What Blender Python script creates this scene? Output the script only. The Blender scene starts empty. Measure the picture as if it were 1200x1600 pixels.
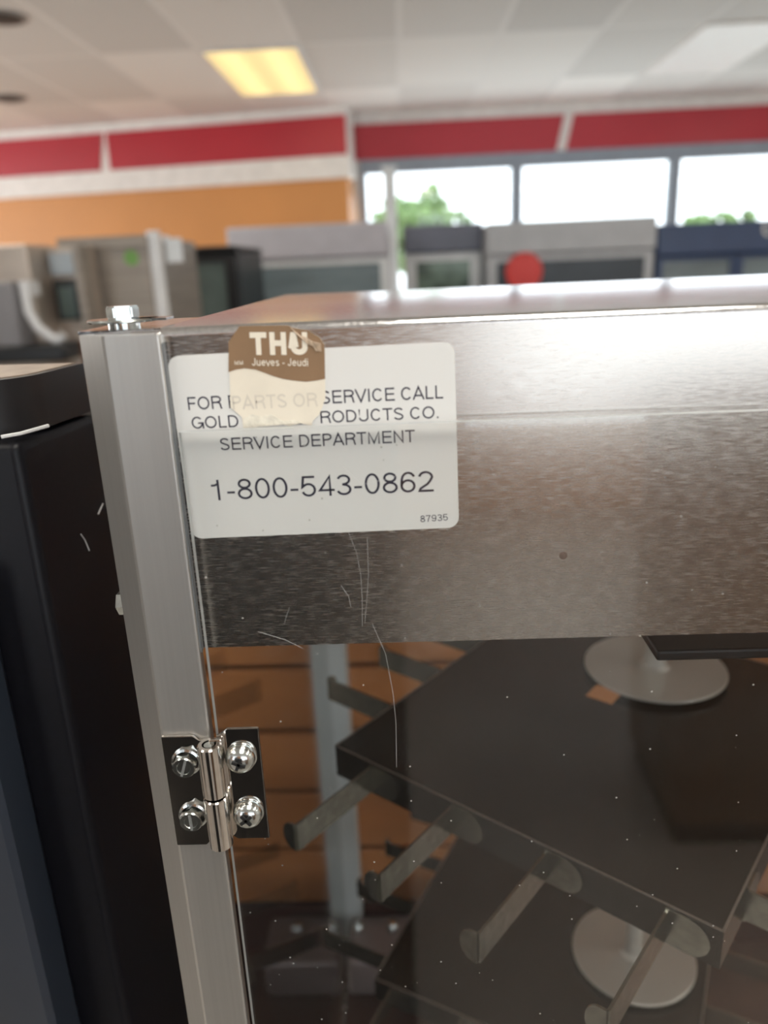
import bpy, bmesh, math, random
from mathutils import Vector, Matrix
random.seed(7)
S = bpy.context.scene
COL = S.collection

# ------------------------------------------------------------------ camera
PITCH, ROLL, YAW = math.radians(17.8), math.radians(2.5), math.radians(-2.0)
fwd = Vector((math.sin(YAW)*math.cos(PITCH), math.cos(YAW)*math.cos(PITCH), -math.sin(PITCH)))
r0 = Vector((math.cos(YAW), -math.sin(YAW), 0)); u0 = r0.cross(fwd)
right = math.cos(ROLL)*r0 - math.sin(ROLL)*u0
up = right.cross(fwd)
cam_d = bpy.data.cameras.new('camera'); cam = bpy.data.objects.new('camera', cam_d); COL.objects.link(cam)
m = Matrix((right, up, -fwd)).transposed().to_4x4(); m.translation = Vector((0, -.21, 1.70))
cam.matrix_world = m
cam_d.sensor_fit = 'HORIZONTAL'; cam_d.sensor_width = 36; cam_d.lens = 36
cam_d.clip_start = .01; cam_d.clip_end = 200
cam_d.dof.use_dof = True; cam_d.dof.focus_distance = .252; cam_d.dof.aperture_fstop = 10.5
S.camera = cam

# ------------------------------------------------------------------ world, exposure
S.view_settings.view_transform = 'Standard'; S.view_settings.look = 'None'
S.view_settings.gamma = 1; S.view_settings.use_curve_mapping = False
S.view_settings.exposure = 0.0
S.cycles.max_bounces = 12; S.cycles.transparent_max_bounces = 16; S.cycles.glossy_bounces = 6
W = bpy.data.worlds.new('sky'); S.world = W; W.use_nodes = True
bg = W.node_tree.nodes['Background']; bg.inputs[0].default_value = (.86, .94, 1, 1); bg.inputs[1].default_value = 3.2

def area(name, loc, rot, sx, sy, e, col):
    d = bpy.data.lights.new(name, 'AREA'); d.shape = 'RECTANGLE'; d.size = sx; d.size_y = sy
    d.energy = e; d.color = col
    o = bpy.data.objects.new(name, d); COL.objects.link(o); o.location = loc; o.rotation_euler = rot
    return o
PI = math.pi
# daylight through the shop front behind the photographer and through the windows ahead
area('daylight_rear_right', (2.3, -4.85, 1.75), (PI/2, 0, 0), 3.4, 2.2, 6, (.93, .97, 1))
area('daylight_rear_left', (-3.1, -4.85, 1.75), (PI/2, 0, 0), 2.2, 2.2, 10, (.93, .97, 1))
area('daylight_front', (1.8, 6.74, 1.5), (-PI/2, 0, 0), 4.4, 1.5, 34, (.88, .95, 1))

area('fill_left', (-5.9, 4.2, 1.9), (PI/2, 0, -PI/2), 3.2, 1.5, 90, (.97, .98, 1))  # added fill to brighten the left ceiling, wall and machines

# ------------------------------------------------------------------ materials
def mat(name, col, rough=.5, metal=0, **k):
    M = bpy.data.materials.new(name); M.use_nodes = True
    b = M.node_tree.nodes['Principled BSDF']
    b.inputs['Base Color'].default_value = (*col, 1); b.inputs['Roughness'].default_value = rough
    b.inputs['Metallic'].default_value = metal
    if 'emit' in k:
        b.inputs['Emission Color'].default_value = (*k['emit'], 1); b.inputs['Emission Strength'].default_value = k['es']
    if 'coat' in k:
        b.inputs['Coat Weight'].default_value = k['coat']; b.inputs['Coat Roughness'].default_value = k.get('cr', .1)
    # every material gets a little procedural variation
    nt = M.node_tree; nd = nt.nodes; L = nt.links
    tc = nd.new('ShaderNodeTexCoord'); mp = nd.new('ShaderNodeMapping'); nz = nd.new('ShaderNodeTexNoise')
    mp.inputs['Scale'].default_value = k.get('sc', (12, 12, 12)); nz.inputs['Scale'].default_value = 1
    nz.inputs['Detail'].default_value = k.get('det', 3)
    L.new(tc.outputs['Object'], mp.inputs[0]); L.new(mp.outputs[0], nz.inputs['Vector'])
    v = k.get('var', .06)
    mx = nd.new('ShaderNodeMix'); mx.data_type = 'RGBA'
    lo = tuple(c*(1-v) for c in col); hi = tuple(min(1, c*(1+v)) for c in col)
    mr = nd.new('ShaderNodeMapRange'); mr.inputs[1].default_value = .3; mr.inputs[2].default_value = .7
    L.new(nz.outputs['Fac'], mr.inputs[0]); L.new(mr.outputs[0], mx.inputs[0])
    mx.inputs[6].default_value = (*lo, 1); mx.inputs[7].default_value = (*hi, 1)
    L.new(mx.outputs[2], b.inputs['Base Color'])
    if 'rv' in k:
        r = nd.new('ShaderNodeMapRange'); r.inputs[1].default_value = .3; r.inputs[2].default_value = .7
        r.inputs[3].default_value = rough-k['rv']; r.inputs[4].default_value = rough+k['rv']
        L.new(nz.outputs['Fac'], r.inputs[0]); L.new(r.outputs[0], b.inputs['Roughness'])
    if 'bump' in k:
        bp = nd.new('ShaderNodeBump'); bp.inputs['Strength'].default_value = k['bump']; bp.inputs['Distance'].default_value = k.get('bd', .001)
        L.new(nz.outputs['Fac'], bp.inputs['Height']); L.new(bp.outputs[0], b.inputs['Normal'])
    if 'aniso' in k:
        b.inputs['Anisotropic'].default_value = k['aniso']
        tg = nd.new('ShaderNodeTangent'); tg.direction_type = 'RADIAL'; tg.axis = 'Z'
        b.inputs['Anisotropic Rotation'].default_value = k.get('ar', 0)
        L.new(tg.outputs[0], b.inputs['Tangent'])
    return M

def lowspec(M, v):
    M.node_tree.nodes['Principled BSDF'].inputs['Specular IOR Level'].default_value = v; return M

def glass(name, tint=(.992, .995, .992), specks=0, ior=1.47, dirt=0):
    """clear sheet: what lies behind, plus the reflection at its own angle"""
    M = bpy.data.materials.new(name); M.use_nodes = True; nt = M.node_tree; nd = nt.nodes; L = nt.links
    nd.clear(); out = nd.new('ShaderNodeOutputMaterial')
    tr = nd.new('ShaderNodeBsdfTransparent'); tr.inputs[0].default_value = (*tint, 1)
    gl = nd.new('ShaderNodeBsdfGlossy'); gl.inputs['Roughness'].default_value = .015
    fr = nd.new('ShaderNodeFresnel'); ge = nd.new('ShaderNodeNewGeometry')
    mr = nd.new('ShaderNodeMapRange'); mr.inputs[3].default_value = ior; mr.inputs[4].default_value = 1/ior
    L.new(ge.outputs['Backfacing'], mr.inputs[0]); L.new(mr.outputs[0], fr.inputs['IOR'])
    mx = nd.new('ShaderNodeMixShader'); L.new(fr.outputs[0], mx.inputs[0]); L.new(tr.outputs[0], mx.inputs[1]); L.new(gl.outputs[0], mx.inputs[2])
    last = mx
    if specks or dirt:
        tc = nd.new('ShaderNodeTexCoord')
        df = nd.new('ShaderNodeBsdfDiffuse'); df.inputs[0].default_value = (.75, .74, .7, 1)
        vo = nd.new('ShaderNodeTexVoronoi'); vo.inputs['Scale'].default_value = 230
        L.new(tc.outputs['Object'], vo.inputs['Vector'])
        nz = nd.new('ShaderNodeTexNoise'); nz.inputs['Scale'].default_value = 60; L.new(tc.outputs['Object'], nz.inputs['Vector'])
        # only some cells hold a speck
        gt = nd.new('ShaderNodeSeparateColor'); L.new(vo.outputs['Color'], gt.inputs[0])
        t1 = nd.new('ShaderNodeMath'); t1.operation = 'GREATER_THAN'; t1.inputs[1].default_value = 1-specks; L.new(gt.outputs[0], t1.inputs[0])
        t2 = nd.new('ShaderNodeMath'); t2.operation = 'LESS_THAN'; t2.inputs[1].default_value = .07; L.new(vo.outputs['Distance'], t2.inputs[0])
        mu = nd.new('ShaderNodeMath'); mu.operation = 'MULTIPLY'; L.new(t1.outputs[0], mu.inputs[0]); L.new(t2.outputs[0], mu.inputs[1])
        m2 = nd.new('ShaderNodeMath'); m2.operation = 'MULTIPLY'; m2.inputs[1].default_value = .55; L.new(mu.outputs[0], m2.inputs[0])
        dm = nd.new('ShaderNodeMath'); dm.operation = 'MULTIPLY_ADD'; dm.inputs[1].default_value = dirt; L.new(nz.outputs['Fac'], dm.inputs[0]); L.new(m2.outputs[0], dm.inputs[2])
        m3 = nd.new('ShaderNodeMixShader'); L.new(dm.outputs[0], m3.inputs[0]); L.new(mx.outputs[0], m3.inputs[1]); L.new(df.outputs[0], m3.inputs[2])
        last = m3
    L.new(last.outputs[0], out.inputs[0])
    return M

STEEL = mat('brushed_steel', (.49, .455, .42), .24, 1, sc=(240, 240, 3800), var=.17, rv=.07, aniso=.45, det=3)
LID = mat('dusty_lid_steel', (.78, .78, .79), .17, 1, sc=(900, 900, 900), var=.10, rv=.05)
ALU = mat('aluminium_extrusion', (.62, .61, .585), .38, .95, sc=(900, 900, 6), var=.03, rv=.01)
ALU_SIDE = ALU
CHROME = mat('nickel_plate', (.62, .58, .54), .08, 1, sc=(300, 300, 300), var=.05)
ZINC = mat('zinc_plate', (.54, .57, .56), .18, 1, sc=(400, 400, 400), var=.15)
GASKET = mat('grey_gasket', (.16, .17, .18), .5)
EDGE = mat('polished_acrylic_edge', (.40, .42, .42), .3)
GLASS = glass('clear_acrylic', specks=.2, dirt=.006)
GLASS2 = glass('clear_side_glass', specks=.1, dirt=.006, ior=1.5)
BLACKM = mat('black_plate', (.012, .009, .007), .22, 0)
HOOKM = mat('hook_steel', (.30, .30, .27), .22, 1, sc=(200, 200, 200), var=.2)
DISCM = mat('disc_nickel', (.40, .385, .355), .38, .45)
PAPER = mat('white_label', (.70, .70, .685), .45, coat=.3, cr=.25, var=.015)
INK = mat('navy_ink', (.018, .016, .035), .5)
BROWN = mat('brown_print', (.245, .15, .082), .42, var=.06, sc=(150, 150, 150))
CREAM = mat('cream_sticker', (.76, .70, .59), .5, var=.03, sc=(150, 150, 150))
GHOST = mat('faint_print', (.64, .59, .51), .5)
CRINK = mat('crinkled_cream', (.50, .38, .27), .4, var=.3, sc=(900, 900, 900), bump=.8, bd=.0003)
SCRATCH = mat('scratch', (.62, .62, .62), .5)
BLK = mat('black_powder_coat', (.004, .004, .006), .40, 0, var=.2, sc=(400, 400, 400), bump=.08, bd=.0001)
BLKLID = mat('black_lid', (.012, .011, .012), .38, var=.2)
DUST = mat('dusty_top', (.30, .24, .19), .5, var=.15, sc=(120, 120, 120))
SLATE = mat('slate_blue_door', (.022, .028, .040), .30, var=.3, sc=(8, 8, 3), rv=.08)
DECK = mat('brown_deck', (.055, .028, .022), .18, var=.2, coat=.4)
LILAC = mat('lilac_grey_metal', (.22, .18, .18), .3, .3)
WOOD = mat('orange_slatwall', (.50, .205, .07), .42, sc=(3, 3, 20), var=.12)
GROOVE = mat('slatwall_groove', (.07, .03, .015), .7)

lowspec(BLK, .22); lowspec(BLKLID, .3); lowspec(BLACKM, .35); lowspec(SLATE, .35)
# ------------------------------------------------------------------ builders
def wloc(p):
    v = Vector((0, 0, 0))
    while p: v += Vector(p.location); p = p.parent
    return v
def obj(name, bm, mt, parent=None, smooth=False, label=None, loc=None):
    me = bpy.data.meshes.new(name)
    base = Vector(loc) if loc is not None else Vector((0, 0, 0))
    off = base + wloc(parent) if loc is None else Vector((0, 0, 0))
    if loc is None: bmesh.ops.translate(bm, verts=bm.verts, vec=-off)
    bmesh.ops.recalc_face_normals(bm, faces=bm.faces)
    bm.to_mesh(me)
    for x in (mt if isinstance(mt, (list, tuple)) else [mt]): me.materials.append(x)
    if smooth:
        for p in me.polygons: p.use_smooth = True
        try: me.set_sharp_from_angle(angle=math.radians(38))
        except Exception: pass
    o = bpy.data.objects.new(name, me); COL.objects.link(o)
    if loc is not None: o.location = loc
    if parent: o.parent = parent
    if label: o['label'] = label
    return o
def thing(name, label, cat, loc=(0, 0, 0), group=None):
    o = bpy.data.objects.new(name, None); COL.objects.link(o); o.location = loc; o.empty_display_size = .1
    o['label'] = label; o['category'] = cat
    if group: o['group'] = group
    return o
def tag(o, label, cat, group=None):
    o['label'] = label; o['category'] = cat
    if group: o['group'] = group
    return o
def struct(name, bm, mt):
    o = obj(name, bm, mt); o['kind'] = 'structure'; return o
def B(): return bmesh.new()
def bx(bm, x0, x1, y0, y1, z0, z1, bev=0, seg=2, mi=0):
    t = bmesh.new(); bmesh.ops.create_cube(t, size=1)
    for v in t.verts:
        v.co = Vector((x0+(x1-x0)*(v.co.x+.5), y0+(y1-y0)*(v.co.y+.5), z0+(z1-z0)*(v.co.z+.5)))
    if bev: bmesh.ops.bevel(t, geom=t.edges[:], offset=bev, segments=seg, affect='EDGES', profile=.5)
    for f in t.faces: f.material_index = mi
    join(bm, t); return bm
def join(bm, t):
    mp = {v: bm.verts.new(v.co) for v in t.verts}
    for f in t.faces:
        try:
            n = bm.faces.new([mp[v] for v in f.verts]); n.material_index = f.material_index
        except ValueError: pass
    t.free()
def box(*a, **k): return bx(B(), *a, **k)
def prism(bm, pts, ax, a, b, mi=0):
    """polygon pts (2D) swept along axis ax ('x','y','z') from a to b"""
    def P(p, t):
        return {'x': (t, p[0], p[1]), 'y': (p[0], t, p[1]), 'z': (p[0], p[1], t)}[ax]
    lo = [bm.verts.new(P(p, a)) for p in pts]; hi = [bm.verts.new(P(p, b)) for p in pts]
    n = len(pts)
    f = [bm.faces.new(lo), bm.faces.new(hi[::-1])]
    for i in range(n): f.append(bm.faces.new((lo[i], lo[(i+1) % n], hi[(i+1) % n], hi[i])))
    for q in f: q.material_index = mi
    return bm
def cyl(bm, c, d, r, h, n=32, r2=None, bev=0):
    """cylinder from point c along direction d"""
    t = bmesh.new()
    bmesh.ops.create_cone(t, cap_ends=True, segments=n, radius1=r, radius2=r if r2 is None else r2, depth=h)
    bmesh.ops.translate(t, verts=t.verts, vec=(0, 0, h/2))
    if bev: bmesh.ops.bevel(t, geom=[e for e in t.edges if len(e.link_faces) == 2 and abs(e.calc_face_angle(0)) > 1.2], offset=bev, segments=3, affect='EDGES')
    q = Vector((0, 0, 1)).rotation_difference(Vector(d).normalized()).to_matrix().to_4x4()
    bmesh.ops.transform(t, matrix=Matrix.Translation(c) @ q, verts=t.verts)
    join(bm, t); return bm
def lathe(bm, c, d, prof, n=40):
    q = Vector((0, 0, 1)).rotation_difference(Vector(d).normalized()).to_matrix().to_4x4(); M = Matrix.Translation(c) @ q
    rings = []
    for r, h in prof:
        if r < 1e-7: rings.append([bm.verts.new(M @ Vector((0, 0, h)))])
        else: rings.append([bm.verts.new(M @ Vector((r*math.cos(2*PI*i/n), r*math.sin(2*PI*i/n), h))) for i in range(n)])
    for a, b in zip(rings, rings[1:]):
        for i in range(n):
            j = (i+1) % n
            if len(a) == 1: bm.faces.new((a[0], b[i], b[j]))
            elif len(b) == 1: bm.faces.new((a[i], a[j], b[0]))
            else: bm.faces.new((a[i], a[j], b[j], b[i]))
    return bm
def tube(bm, pts, r, n=8):
    pts = [Vector(p) for p in pts]; prev = None
    for i, p in enumerate(pts):
        d = (pts[min(i+1, len(pts)-1)]-pts[max(i-1, 0)]).normalized()
        a = d.orthogonal().normalized(); b = d.cross(a)
        if prev:
            a = (prev[1]-d*prev[1].dot(d)).normalized(); b = d.cross(a)
        ring = [bm.verts.new(p+(a*math.cos(2*PI*k/n)+b*math.sin(2*PI*k/n))*r) for k in range(n)]
        if prev:
            for k in range(n): bm.faces.new((prev[0][k], prev[0][(k+1) % n], ring[(k+1) % n], ring[k]))
        else: bm.faces.new(ring[::-1])
        prev = (ring, a)
    bm.faces.new(prev[0]); return bm
def rrect(x0, x1, z0, z1, r, n=6):
    P = []
    for cx, cz, a0 in ((x1-r, z1-r, 0), (x0+r, z1-r, 90), (x0+r, z0+r, 180), (x1-r, z0+r, 270)):
        for i in range(n+1):
            a = math.radians(a0+90*i/n); P.append((cx+r*math.cos(a), cz+r*math.sin(a)))
    return P

# ------------------------------------------------------------------ lettering: single-stroke grotesque caps
def arc(cx, cy, rx, ry, a0, a1, n=None):
    n = n or max(4, int(abs(a1-a0)/9))
    return [(cx+rx*math.cos(math.radians(a0+(a1-a0)*i/n)), cy+ry*math.sin(math.radians(a0+(a1-a0)*i/n))) for i in range(n+1)]
def glyph(ch, w, t):
    h = t/2; H = 1-h; l = .11; 
    if ch == 'A': return [[(.02+h*.3, 0), (w/2, H+.02), (w-.02-h*.3, 0)], [(w*.22, .31), (w*.78, .31)]]
    if ch == 'C': return [arc(w*.5, .5, w*.5-.07-h, .5-h, 38, 322)]
    if ch == 'D': return [[(l+h, h), (l+h, H), (w*.45, H)]+arc(w*.45, .5, w*.55-.07-h, .5-h, 88, -88)+[(w*.45, h), (l, h)]]
    if ch == 'E': return [[(w-.06, H), (l+h, H), (l+h, h), (w-.05, h)], [(l+h, .52), (w-.1, .52)]]
    if ch == 'F': return [[(w-.06, H), (l+h, H), (l+h, 0)], [(l+h, .5), (w-.14, .5)]]
    if ch == 'G': return [arc(w*.48, .5, w*.48-.06-h, .5-h, 40, 330)+[(w-.12, .46), (w*.53, .46)], [(w-.10, 0), (w-.10, .46)]]
    if ch == 'H': return [[(l+h, 0), (l+h, 1)], [(w-l-h, 0), (w-l-h, 1)], [(l+h, .52), (w-l-h, .52)]]
    if ch == 'I': return [[(w/2, 0), (w/2, 1)]]
    if ch == 'J': return [[(w-.1-h, 1), (w-.1-h, .3)]+arc(w*.5-.03, .3, w*.5-.07-h, .3-h, 0, -180)]
    if ch == 'L': return [[(l+h, 1), (l+h, h), (w-.04, h)]]
    if ch == 'M': return [[(l+h, 0), (l+h, H+.02), (w/2, .08), (w-l-h, H+.02), (w-l-h, 0)]]
    if ch == 'N': return [[(l+h, 0), (l+h, H), (w-l-h, h), (w-l-h, 1)]]
    if ch == 'O': return [arc(w*.5, .5, w*.5-.06-h, .5-h, 90, 450)]
    if ch in 'PR':
        P = [[(l+h, 0), (l+h, H), (w*.55, H)]+arc(w*.55, .5+.26-h/2, w*.45-.08-h, .24-h/2, 88, -88)+[(w*.55, .5-.0), (l+h, .5)]]
        if ch == 'R': P.append([(w*.55, .5), (w*.7, .48), (w*.80, .38), (w*.83, .16), (w*.90, 0)])
        return P
    if ch == 'S': return [arc(w*.5, .745, w*.5-.10-h, .255-h, 15, 235, 16)+[(w*.5, .515)]+arc(w*.5, .27, w*.5-.08-h, .27-h, 65, -165, 18)]
    if ch == 'T': return [[(.03, H), (w-.03, H)], [(w/2, 0), (w/2, H)]]
    if ch == 'U': return [[(l+h, 1), (l+h, .33)]+arc(w/2, .33, w/2-l-h, .33-h, 180, 360)+[(w-l-h, 1)]]
    if ch == 'V': return [[(.02+h*.3, 1), (w/2, h*.6), (w-.02-h*.3, 1)]]
    if ch == '0': return [arc(w/2, .5, w/2-.06-h, .5-h, 90, 450)]
    if ch == '1': return [[(w*.60, 0), (w*.60, 1)], [(w*.60, .80), (w*.40, .73), (w*.2, .73)]]
    if ch == '2': return [arc(w/2, .70, w/2-.06-h, .30-h, 170, 0, 14)+[(w*.83-h, .55), (w*.6, .38), (w*.2, .17), (.06+h, h), (w-.05, h)]]
    if ch == '3': return [arc(w/2, .745, w/2-.09-h, .255-h, 165, -70, 16)+[(w*.42, .525)], [(w*.42, .525)]+arc(w/2, .28, w/2-.06-h, .28-h, 75, -165, 18)]
    if ch == '4': return [[(w*.72, 0), (w*.72, H), (.06+h, .28), (w-.02, .28)]]
    if ch == '5': return [[(w-.1, H), (w*.24, H), (w*.16, .47)]+arc(w/2, .33, w/2-.06-h, .33-h, 140, -160, 20)]
    if ch == '6': return [arc(w/2, .32, w/2-.06-h, .32-h, 180, -180, 30)+[(.06+h, .5)]+arc(w/2+.02, .62, w/2-.06-h, .38-h, 170, 25, 14)]
    if ch == '7': return [[(.06, H), (w-.08-h, H), (w*.55, .5), (w*.38, 0)]]
    if ch == '8': return [arc(w/2, .755, w/2-.10-h, .245-h, 90, 450), arc(w/2, .28, w/2-.06-h, .28-h, 90, 450)]
    if ch == '9': return [arc(w/2, .68, w/2-.06-h, .32-h, 0, 360, 30)+[(w-.06-h, .5)]+arc(w/2-.02, .38, w/2-.06-h, .38-h, -10, -155, 14)]
    if ch == '-': return [[(.06, .36), (w-.06, .36)]]
    if ch == '.': return [[(w/2, 0), (w/2, t*1.1)]]
    X = .73
    if ch == 'u': return [[(.09+h, X), (.09+h, .24)]+arc(w/2, .24, w/2-.09-h, .24-h, 180, 360)+[(w-.09-h, X)], [(w-.09-h, .3), (w-.09-h, 0)]]
    if ch == 'e': return [[(.06+h, .39), (w-.07-h, .39)]+arc(w/2, X/2, w/2-.06-h, X/2-h, 8, 325, 26)]
    if ch == 'v': return [[(.02, X), (w/2, h*.6), (w-.02, X)]]
    if ch == 's': return [arc(w*.5, .54, w*.5-.08-h, .19-h, 20, 240, 12)+arc(w*.5, .20, w*.5-.06-h, .20-h, 70, -160, 14)]
    if ch == 'd': return [arc(w/2-.02, X/2, w/2-.07-h, X/2-h, 0, 360, 26), [(w-.09-h, 0), (w-.09-h, 1)]]
    if ch == 'i': return [[(w/2, 0), (w/2, X)], [(w/2, .86), (w/2, 1)]]
    return []
ADV = dict(A=.667, C=.722, D=.722, E=.667, F=.611, G=.778, H=.722, I=.278, J=.5, L=.556, M=.833, N=.722, O=.778, P=.667, R=.722, S=.667, T=.611, U=.722, V=.667, u=.556, e=.556, v=.5, s=.5, d=.556, i=.222)
def adv(ch):
    if ch.isdigit(): return .556/.716
    return {' ': .278, '.': .278, '-': .333}.get(ch, ADV.get(ch, .6))/.716
def stroke(bm, pts, t, T):
    h = t/2; n = len(pts); closed = n > 4 and math.dist(pts[0], pts[-1]) < 1e-4
    V = []
    for i in range(n):
        a = pts[i-1] if i else (pts[-2] if closed else None)
        b = pts[i+1] if i < n-1 else (pts[1] if closed else None)
        p = pts[i]
        def nrm(u, v):
            d = math.dist(u, v) or 1e-9; return (-(v[1]-u[1])/d, (v[0]-u[0])/d)
        if a and b:
            n1, n2 = nrm(a, p), nrm(p, b); mx, my = n1[0]+n2[0], n1[1]+n2[1]; L2 = mx*mx+my*my
            k = 2/max(L2, .55); nn = (mx*k, my*k)
        else: nn = nrm(p, b) if b else nrm(a, p)
        V.append((bm.verts.new(T(p[0]+nn[0]*h, p[1]+nn[1]*h)), bm.verts.new(T(p[0]-nn[0]*h, p[1]-nn[1]*h))))
    for i in range(n-1):
        bm.faces.new((V[i][0], V[i][1], V[i+1][1], V[i+1][0]))
def text(name, s, bl, br, cap, y, mt, parent, t=.125, skip=0):
    """writing on a vertical sheet facing -Y: baseline from bl to br (x, z in metres)"""
    tot = sum(adv(c) for c in s); lead = .08; step = [0]
    dx, dz = br[0]-bl[0], br[1]-bl[1]; W_ = math.hypot(dx, dz); ux, uz = dx/W_, dz/W_
    k = W_/(tot-2*lead); bm = B(); x = -lead
    for c in s:
        w = adv(c)
        def T(px, py, x=x):
            a = (x+px)*k; b = py*cap; return Vector((bl[0]+ux*a-uz*b, y-step[0]*.000006, bl[1]+uz*a+ux*b))
        for pl in glyph(c, w, t): stroke(bm, pl, t, T); step[0] = (step[0]+1) % 3
        x += w
    o = obj(name, bm, mt, parent)
    for p in o.data.polygons:
        if p.normal.y > 0: p.flip()
    return o

# ================================================================== THE SHOP
def grid_ceiling():
    M = bpy.data.materials.new('ceiling_tiles'); M.use_nodes = True; nt = M.node_tree; nd = nt.nodes; L = nt.links
    b = nd['Principled BSDF']; b.inputs['Roughness'].default_value = .8
    tc = nd.new('ShaderNodeTexCoord'); sp = nd.new('ShaderNodeSeparateXYZ'); L.new(tc.outputs['Object'], sp.inputs[0])
    def line(out, o0, pitch, half):
        a = nd.new('ShaderNodeMath'); a.operation = 'SUBTRACT'; a.inputs[1].default_value = o0-half; L.new(out, a.inputs[0])
        d = nd.new('ShaderNodeMath'); d.operation = 'DIVIDE'; d.inputs[1].default_value = pitch; L.new(a.outputs[0], d.inputs[0])
        f = nd.new('ShaderNodeMath'); f.operation = 'FRACT'; L.new(d.outputs[0], f.inputs[0])
        g = nd.new('ShaderNodeMath'); g.operation = 'LESS_THAN'; g.inputs[1].default_value = 2*half/pitch; L.new(f.outputs[0], g.inputs[0])
        fl = nd.new('ShaderNodeMath'); fl.operation = 'FLOOR'; L.new(d.outputs[0], fl.inputs[0])
        return g, fl
    gx, fx = line(sp.outputs[0], .028, .567, .016); gy, fy = line(sp.outputs[1], 4.69, 1.20, .016)
    mx = nd.new('ShaderNodeMath'); mx.operation = 'MAXIMUM'; L.new(gx.outputs[0], mx.inputs[0]); L.new(gy.outputs[0], mx.inputs[1])
    cb = nd.new('ShaderNodeCombineXYZ'); L.new(fx.outputs[0], cb.inputs[0]); L.new(fy.outputs[0], cb.inputs[1])
    wn = nd.new('ShaderNodeTexWhiteNoise'); L.new(cb.outputs[0], wn.inputs[0])
    rp = nd.new('ShaderNodeMapRange'); rp.inputs[3].default_value = .78; rp.inputs[4].default_value = 1.1; L.new(wn.outputs[0], rp.inputs[0])
    c1 = nd.new('ShaderNodeMix'); c1.data_type = 'RGBA'; L.new(mx.outputs[0], c1.inputs[0])
    sc = nd.new('ShaderNodeVectorMath'); sc.operation = 'SCALE'; sc.inputs[0].default_value = (.90, .875, .825); L.new(rp.outputs[0], sc.inputs['Scale'])
    L.new(sc.outputs[0], c1.inputs[6]); c1.inputs[7].default_value = (.86, .84, .80, 1)
    L.new(c1.outputs[2], b.inputs['Base Color'])
    # the square of each tile sits a little differently
    bp = nd.new('ShaderNodeBump'); bp.inputs['Strength'].default_value = .5; bp.inputs['Distance'].default_value = .02
    L.new(mx.outputs[0], bp.inputs['Height']); L.new(bp.outputs[0], b.inputs['Normal'])
    return M
WALLW = mat('white_wall_paint', (.90, .87, .83), .6)
RED = mat('red_band_paint', (.50, .028, .045), .30, var=.05, sc=(2, 2, 2))
ORANGE = mat('orange_wall_paint', (.68, .30, .09), .45, var=.05, sc=(2, 2, 2))
FRAME = mat('window_frame_grey', (.30, .34, .40), .45)
FLOORM = mat('floor_vinyl', (.42, .38, .34), .5, var=.12, sc=(1.6, 1.6, 1.6))
WGLASS = glass('window_glass')

struct('floor', box(-6, 6, -5.2, 7.6, -.1, 0), FLOORM)
struct('ceiling', box(-6, 6, -5.2, 7.6, 2.9, 3.0), grid_ceiling())
struct('wall_left', box(-6.1, -6, -5.2, 7.6, 0, 2.9), WALLW)
struct('wall_right', box(6, 6.1, -5.2, 7.6, 0, 2.9), WALLW)
# rear wall behind the photographer, with two shop windows
bm = B(); bx(bm, -6, -4.4, -5.1, -5, 0, 2.9); bx(bm, -1.8, .4, -5.1, -5, 0, 2.9); bx(bm, 4.2, 6, -5.1, -5, 0, 2.9)
for a, c in ((-4.4, -1.8), (.4, 4.2)): bx(bm, a, c, -5.1, -5, 0, .6); bx(bm, a, c, -5.1, -5, 2.8, 2.9)
struct('wall_rear', bm, ORANGE)

# front wall: white strip, red band with slanting white slash, windows
bm = B(); bx(bm, -.60, 6, 6.80, 6.9, 2.46, 2.9); bx(bm, -.60, -.32, 6.80, 6.9, 0, 2.46); bx(bm, -.32, 6, 6.80, 6.9, 0, 1.1)
struct('wall_front', bm, WALLW)
bm = B(); prism(bm, [(-.4, 2.54), (1.31, 2.54), (1.37, 2.81), (-.4, 2.81)], 'y', 6.785, 6.80)
prism(bm, [(1.39, 2.54), (6, 2.54), (6, 2.81), (1.45, 2.81)], 'y', 6.785, 6.80)
struct('trim_1', bm, RED)
bm = B(); bx(bm, -.32, 6, 6.77, 6.82, 2.44, 2.54)
struct('trim_2', bm, FRAME)
edges = [(-.32, .99), (.99, 2.30), (2.30, 3.61), (3.61, 4.92)]
for i, (a, c) in enumerate(edges):
    bm = B()
    bx(bm, a, a+.045, 6.78, 6.86, 1.1, 2.46); bx(bm, c-.045, c, 6.78, 6.86, 1.1, 2.46)
    bx(bm, a+.045, c-.045, 6.78, 6.86, 2.435, 2.46); bx(bm, a+.045, c-.045, 6.78, 6.86, 1.1, 1.15)
    w = struct('window_%d' % (i+1), bm, FRAME)
    obj('window_pane', box(a+.045, c-.045, 6.82, 6.828, 1.15, 2.435), WGLASS, w)
# the nearer, slightly turned wall section on the left
a = math.atan2(6.46-6.87, -.39+3.40)
def lw(bm, x0, x1, d0, d1, z0, z1, sl0=0, sl1=0):
    """slab on the turned wall; x measured along it from its right end, d is how far it stands out"""
    c, s = math.cos(a), math.sin(a)
    vs = []
    for d in (d0, d1):
        for (x, z) in ((x0, z0), (x1, z0), (x1+sl1, z1), (x0+sl0, z1)):
            vs.append(bm.verts.new((-.39+x*c+d*s*-1*-1, 6.46+x*s-d*c, z)))
    for f in ((0, 1, 2, 3), (7, 6, 5, 4), (0, 4, 5, 1), (1, 5, 6, 2), (2, 6, 7, 3), (3, 7, 4, 0)): bm.faces.new([vs[i] for i in f])
    return bm
struct('wall_back_left', lw(B(), -5.5, 0, -.25, 0, 2.545, 2.9), WALLW)
struct('wall_back_left_orange', lw(B(), -5.5, -.02, -.25, -.01, 0, 2.38), ORANGE)
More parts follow.
